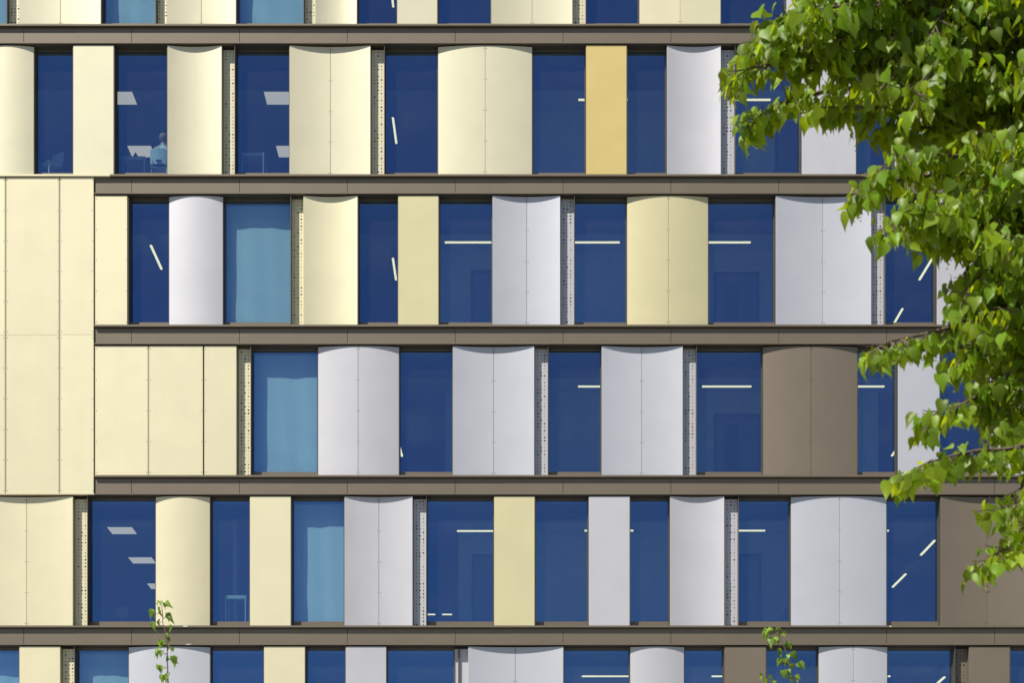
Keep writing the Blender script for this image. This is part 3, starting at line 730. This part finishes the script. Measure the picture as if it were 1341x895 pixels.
rr = random.Random(5)
TB = Vector((4.15, -33.4, 0)); CEN = Vector((4.2, -33.4, 7.4))
LIME = empty('lime_tree', TB); tag(LIME, 'big leafy lime tree with hanging heart-shaped leaves filling the right side', 'tree')
fo, wd = Foliage(), MB()
tp = [TB+Vector((0,0,0)), TB+Vector((.05,0,1.5)), TB+Vector((.0,.05,3.2)), TB+Vector((.08,0,5.2)), TB+Vector((.0,-.05,7.2)), TB+Vector((.1,0,9.2)), TB+Vector((.05,0,11.0))]
trunk = MB(); tpath = smooth_path(tp, 5); nT = len(tpath)
trunk.tube(tpath, [.24*(1-.9*(q/(nT-1)))+(.10 if q == 0 else .03 if q == 1 else 0) for q in range(nT)], 14)
trunk.build('trunk', [BARK], LIME, smooth=60, origin=TB)
def trunk_at(z):
    for a, b in zip(tpath, tpath[1:]):
        if a.z <= z <= b.z: return a+(b-a)*((z-a.z)/(b.z-a.z))
    return tpath[-1].copy()
def limb(z0, pix, d0, d1, r0=.045, **kw):
    n = len(pix); ps = [trunk_at(z0)] + [at(x, y, d0+(d1-d0)*k/max(1, n-1)) for k, (x, y) in enumerate(pix)]
    bough(fo, wd, ps, r0, rr, CEN, **kw)
limb(6.4, [(1350,40),(1246,62),(1205,74),(1110,88),(1015,85),(968,92)], 11.4, 10.6, .06, leafy=.2)
limb(7.0, [(1350,-60),(1200,-5),(1120,5),(1056,14)], 11.2, 10.5, .05, leafy=.2)
limb(6.6, [(1330,90),(1190,112),(1090,118),(1012,140),(985,165)], 11.8, 10.9, .045, leafy=.2, tw=(.14,.32))
limb(7.6, [(1350,-160),(1180,-90),(1090,-40)], 11.5, 10.8, .05, leafy=.15)
limb(6.0, [(1400,150),(1270,222),(1195,232),(1138,243),(1120,254)], 11.2, 10.5, .045, leafy=.2, tw=(.12,.3))
limb(5.7, [(1380,240),(1270,268),(1205,270),(1172,296)], 11.0, 10.4, .04, leafy=.15, tw=(.12,.32))
limb(6.2, [(1380,140),(1250,165),(1165,165)], 11.6, 11.0, .04, leafy=.1)
limb(5.0, [(1400,370),(1310,405),(1235,432),(1172,446),(1148,457)], 11.0, 10.2, .04, leafy=.15, tw=(.10,.26), updown=(-.7,.15))
limb(5.4, [(1390,310),(1310,325),(1268,350)], 11.4, 10.8, .035, leafy=.1)
limb(5.3, [(1400,320),(1330,335),(1285,360),(1262,390)], 11.0, 10.5, .03, leafy=.2, tw=(.1,.24))
limb(5.0, [(1390,390),(1320,400),(1270,412),(1246,425)], 11.2, 10.8, .03, leafy=.2, tw=(.1,.22))
limb(4.8, [(1390,470),(1330,480),(1300,505),(1290,530)], 11.0, 10.6, .03, leafy=.2, tw=(.1,.24))
limb(4.9, [(1380,430),(1300,450),(1255,480)], 11.0, 10.5, .03, leafy=.15, tw=(.1,.28))
limb(4.7, [(1400,470),(1320,490),(1270,525),(1228,540),(1216,556)], 10.8, 10.1, .03, leafy=.3, tw=(.08,.18), dens=.8)
limb(4.4, [(1430,540),(1341,584),(1275,592),(1220,605),(1190,620)], 10.6, 9.8, .035, leafy=.2, tw=(.09,.2), updown=(-.6,.35))
limb(4.0, [(1430,620),(1350,650),(1306,668)], 10.5, 10.0, .03, leafy=.3, tw=(.08,.17), dens=.8)
limb(3.8, [(1430,690),(1350,712),(1312,722),(1287,738)], 10.4, 9.9, .03, leafy=.35, tw=(.07,.15), dens=.8)
limb(4.6, [(1420,560),(1345,620),(1335,690)], 10.5, 10.2, .03, leafy=.3, tw=(.1,.2), dens=.7)
limb(6.9, [(1340,10),(1200,35),(1090,45),(1025,48),(992,62)], 11.0, 10.6, .04, leafy=.2, tw=(.1,.26))
limb(7.1, [(1340,-20),(1200,0),(1100,10),(1045,22),(1012,36)], 11.2, 10.7, .04, leafy=.3, tw=(.1,.26))
limb(6.7, [(1340,50),(1200,75),(1090,70),(1020,66),(980,76)], 11.0, 10.8, .03, leafy=.3, tw=(.1,.24))
limb(6.8, [(1340,20),(1230,40),(1140,45),(1070,50)], 11.0, 10.7, .04, leafy=.2)
limb(6.5, [(1340,110),(1240,140),(1150,140),(1085,140)], 11.3, 10.7, .04, leafy=.2, tw=(.12,.3))
limb(7.2, [(1340,-40),(1230,-30),(1140,-15),(1060,-10)], 11.4, 10.9, .04, leafy=.2)
limb(6.3, [(1350,200),(1270,205),(1200,200),(1160,215)], 10.9, 10.6, .035, leafy=.2, tw=(.12,.3))
limb(5.5, [(1350,290),(1270,310),(1200,305)], 10.9, 10.5, .035, leafy=.2, tw=(.12,.3))
for q in range(26):
    px = rr.uniform(1075, 1230); py = rr.uniform(-120, 150); tip = at(px, py, rr.uniform(10.5, 12.0)); a = at(rr.uniform(1290, 1360), rr.uniform(-80, 120), 11.4)
    bough(fo, wd, [a, a.lerp(tip, .5)+Vector((0, 0, .08)), tip], .018, rr, CEN, leafy=.3, dens=.9, tw=(.12, .3))
for q in range(44):
    px = rr.uniform(1262, 1430); py = rr.uniform(270, 600)
    if px < 1290 and py > 470: continue
    tip = at(px, py, rr.uniform(10.2, 11.4)); a = trunk_at(max(3.4, tip.z-.1))
    bough(fo, wd, [a, a.lerp(tip, .5)+Vector((0, 0, .12)), tip], .02, rr, CEN, leafy=.35, dens=.8, tw=(.12, .28))
# fill of the crown's body: boughs all round the trunk
for q in range(85):
    px = rr.uniform(1200, 1440); py = rr.uniform(-200, 500); d = rr.uniform(10.2, 12.8)
    if px < 1262 and 280 < py < 440: continue
    tip = at(px, py, d); z0 = max(3.6, min(9.5, tip.z - rr.uniform(-.2, .8)))
    a = trunk_at(z0); mid = a.lerp(tip, .55)+Vector((0, 0, rr.uniform(.0, .3)))
    bough(fo, wd, [a, mid, tip], .03, rr, CEN, leafy=.3, dens=1.0, bract=.05)
for q in range(80):
    ph = rr.uniform(0, 6.283); z = rr.uniform(4.6, 11.4); R = 2.9*math.sqrt(max(.05, 1-((z-7.2)/4.5)**2))*rr.uniform(.75, 1.0)
    ex = trunk_at(min(z, 10.5)) + Vector((math.cos(ph)*R, math.sin(ph)*R, 0)); ex.z = z
    if ex.x < 3.2 and ex.z < 7.5: ex.x = 8.2-ex.x if rr.random() < .8 else ex.x
    s0 = at(0, 0, 1)
    if (ex.x*FPX/(ex.y+DIST)+VX) < 1230 and VY-(ex.z-EYE)*FPX/(ex.y+DIST) > -60: continue
    a = trunk_at(max(3.6, min(10.4, z-rr.uniform(0, .9))))
    bough(fo, wd, [a, a.lerp(ex, .5)+Vector((0, 0, .25)), ex], .035, rr, CEN, leafy=.3, dens=.8, tw=(.25, .5), bract=0)
wd.build('branches', [TWIG], LIME, smooth=60)
LEAVES = len(fo.f)//10
print('lime leaves', len(fo.f)//10)
fo.build('crown', [LEAF, BRACT], LIME)

def young_tree(name_label, d, stem, leaves, side=None, seed=3):
    """slim young tree: only the leading shoot reaches into the photo"""
    rr = random.Random(seed)
    pts = [at(x, y, d) for x, y in stem]; foot = Vector((pts[-1].x+.15, pts[-1].y, 0))
    r = empty('young_lime_tree', foot); tag(r, name_label, 'tree', 'young trees in front of the building')
    t = MB(); low = [foot, foot+Vector((.03, 0, 1.5)), foot+Vector((-.02, .03, 3.2)), Vector((pts[-1].x+.06, pts[-1].y, pts[-1].z-.9))]
    path = smooth_path(low + pts[::-1], 4); n = len(path)
    t.tube(path, [.0035 + (.0042*(path[-1].z-p_.z)/.85 if path[-1].z-p_.z < .9 else .0045+.011*(path[-1].z-p_.z-.9)) for p_ in path], 8); t.build('trunk', [TWIG], r, smooth=60, origin=foot)
    fo, wd = Foliage(), MB()
    for (x, y, L, ang) in leaves:
        p = at(x, y, d); near = min(path, key=lambda q: (q-p).length)
        wd.tube([near, near.lerp(p, .6)+Vector((0, 0, .015)), p], .0025, 4)
        out = (p-near); out.y = rr.uniform(-.05, .05); out = out.normalized() if out.length > .01 else Vector((0, -1, 0))
        for e in range(2):
            ax = (out*.5 + Vector((rr.uniform(-.3, .3), rr.uniform(-.5, .5), -.8))).normalized()
            nr = (Vector((-.25, -.8, .4)) + out*.4 + rv(rr, .65)).normalized()
            fo.leaf(p+rv(rr, .018)+Vector((0, 0, L*.5*d/FPX)), ax, nr, L*rr.uniform(.75, 1.2)*d/FPX, rr.uniform(.3, .9), rr.uniform(.2, .9), rr=rr)
    cz = Vector((foot.x, foot.y, 3.6)); top = pts[-1].z
    for q in range(16):
        z = rr.uniform(2.0, top-1.15); a = min(path, key=lambda w: abs(w.z-z)); ph = rr.uniform(0, 6.283); R = rr.uniform(.35, .8)*(1.0-.5*(z-2)/(top-3))
        ex = a+Vector((math.cos(ph)*R, math.sin(ph)*R, R*.45))
        bough(fo, wd, [a, a.lerp(ex, .5)+Vector((0, 0, .08)), ex], .010, rr, cz, leafy=.25, dens=.35, tw=(.12, .25), bract=0, size=(.06, .10))
    if side:
        sp = [at(x, y, d) for x, y in side]; st = min(path, key=lambda q: abs(q.z-(sp[0].z-.45)))
        bough(fo, wd, [st]+sp, .008, rr, cz, leafy=.8, dens=.5, tw=(.08, .1), bract=0, size=(.06, .09))
    wd.build('branches', [TWIG], r, smooth=60); fo.build('crown', [LEAFY, BRACT], r)
young_tree('slim shoot of a young tree in front of the bulging cream panel at lower left', 20.0,
  [(212,796),(213,808),(213.5,818),(216,826),(218,836),(219,848),(219,862),(219.5,876),(220,895),(222,930)],
  [(209,793,8,0),(216,793,8,0),(202,807,12,0),(210,803,9,0),(219,811,11,0),(204,822,11,0),(210,817,8,0),(220,824,7,0),(217,834,6,0),(221,839,7,0),(212,843,10,0),
   (219,850,7,0),(224,851,6,0),(210,858,11,0),(215,858,8,0),(225,866,11,0),(219,864,6,0),(209,878,12,0),(215,877,7,0),(214,891,10,0),(220,889,9,0)], seed=8)
young_tree('slim shoot of a young tree with curled top before the brown panel at lower right', 20.0,
  [(1019,832),(1022.5,838),(1026,846),(1029,853),(1032,861),(1034,872),(1036,882),(1038,895),(1041,930)],
  [(1003,834,15,0),(1012,829,11,0),(1020,828,11,0),(1024,832,8,0),(1013,844,13,0),(1019,840,8,0),(1028,846,8,0),(1032,846,7,0),(1024,856,9,0),(1038,859,10,0),(1031,861,6,0),
   (1024,871,13,0),(1030,868,8,0),(1036,874,8,0),(1044,875,10,0),(1029,884,11,0),(1034,881,7,0),(1036,891,9,0),(1044,889,10,0)],
  side=[(1016,930),(1010,900),(1007,893)], seed=21)

# ------------------------------------------------------------------ ground
g = MB(); g.add([(-400,-400,0),(400,-400,0),(400,400,0),(-400,400,0)], [(0,1,2,3)]); gr = g.build('ground', [paving_mat()]); gr['kind'] = 'structure'

# ------------------------------------------------------------------ light, camera
w = bpy.data.worlds.new('World'); scene.world = w; w.use_nodes = True
nt = w.node_tree; nt.nodes.clear()
sky = nt.nodes.new('ShaderNodeTexSky'); sky.sky_type = 'NISHITA'; sky.sun_disc = False
elev = math.asin(SUN.z); sky.sun_elevation = elev; sky.sun_rotation = math.atan2(SUN.x, SUN.y)
sky.air_density = 1.0; sky.dust_density = .3; sky.ozone_density = 2.0; sky.altitude = 50
bg = nt.nodes.new('ShaderNodeBackground'); bg.inputs['Strength'].default_value = .062
wo = nt.nodes.new('ShaderNodeOutputWorld'); nt.links.new(sky.outputs[0], bg.inputs[0]); nt.links.new(bg.outputs[0], wo.inputs[0])
sl = bpy.data.lights.new('sun', 'SUN'); sl.energy = 5.0; sl.angle = math.radians(.53); sl.color = (1.0, .955, .88)
so = bpy.data.objects.new('sun', sl); COL.objects.link(so); so.location = (-30, -30, 50); so.rotation_euler = (-SUN).to_track_quat('-Z', 'Y').to_euler()

cam = bpy.data.cameras.new('camera'); co = bpy.data.objects.new('camera', cam); COL.objects.link(co)
co.location = (0, -DIST, EYE); co.rotation_euler = (math.pi/2, 0, 0)
cam.sensor_width = 36; cam.lens = FPX/1341*36; cam.shift_x = (670.5-VX)/1341; cam.shift_y = (VY-447.5)/1341
cam.clip_end = 2000; cam.clip_start = .1
cam.dof.use_dof = True; cam.dof.focus_distance = DIST; cam.dof.aperture_fstop = 5.6
scene.camera = co
scene.view_settings.view_transform = 'Standard'; scene.view_settings.look = 'None'; scene.view_settings.gamma = 1
scene.view_settings.exposure = .62
scene.render.resolution_x = 1024; scene.render.resolution_y = 684
print('panels', npan)
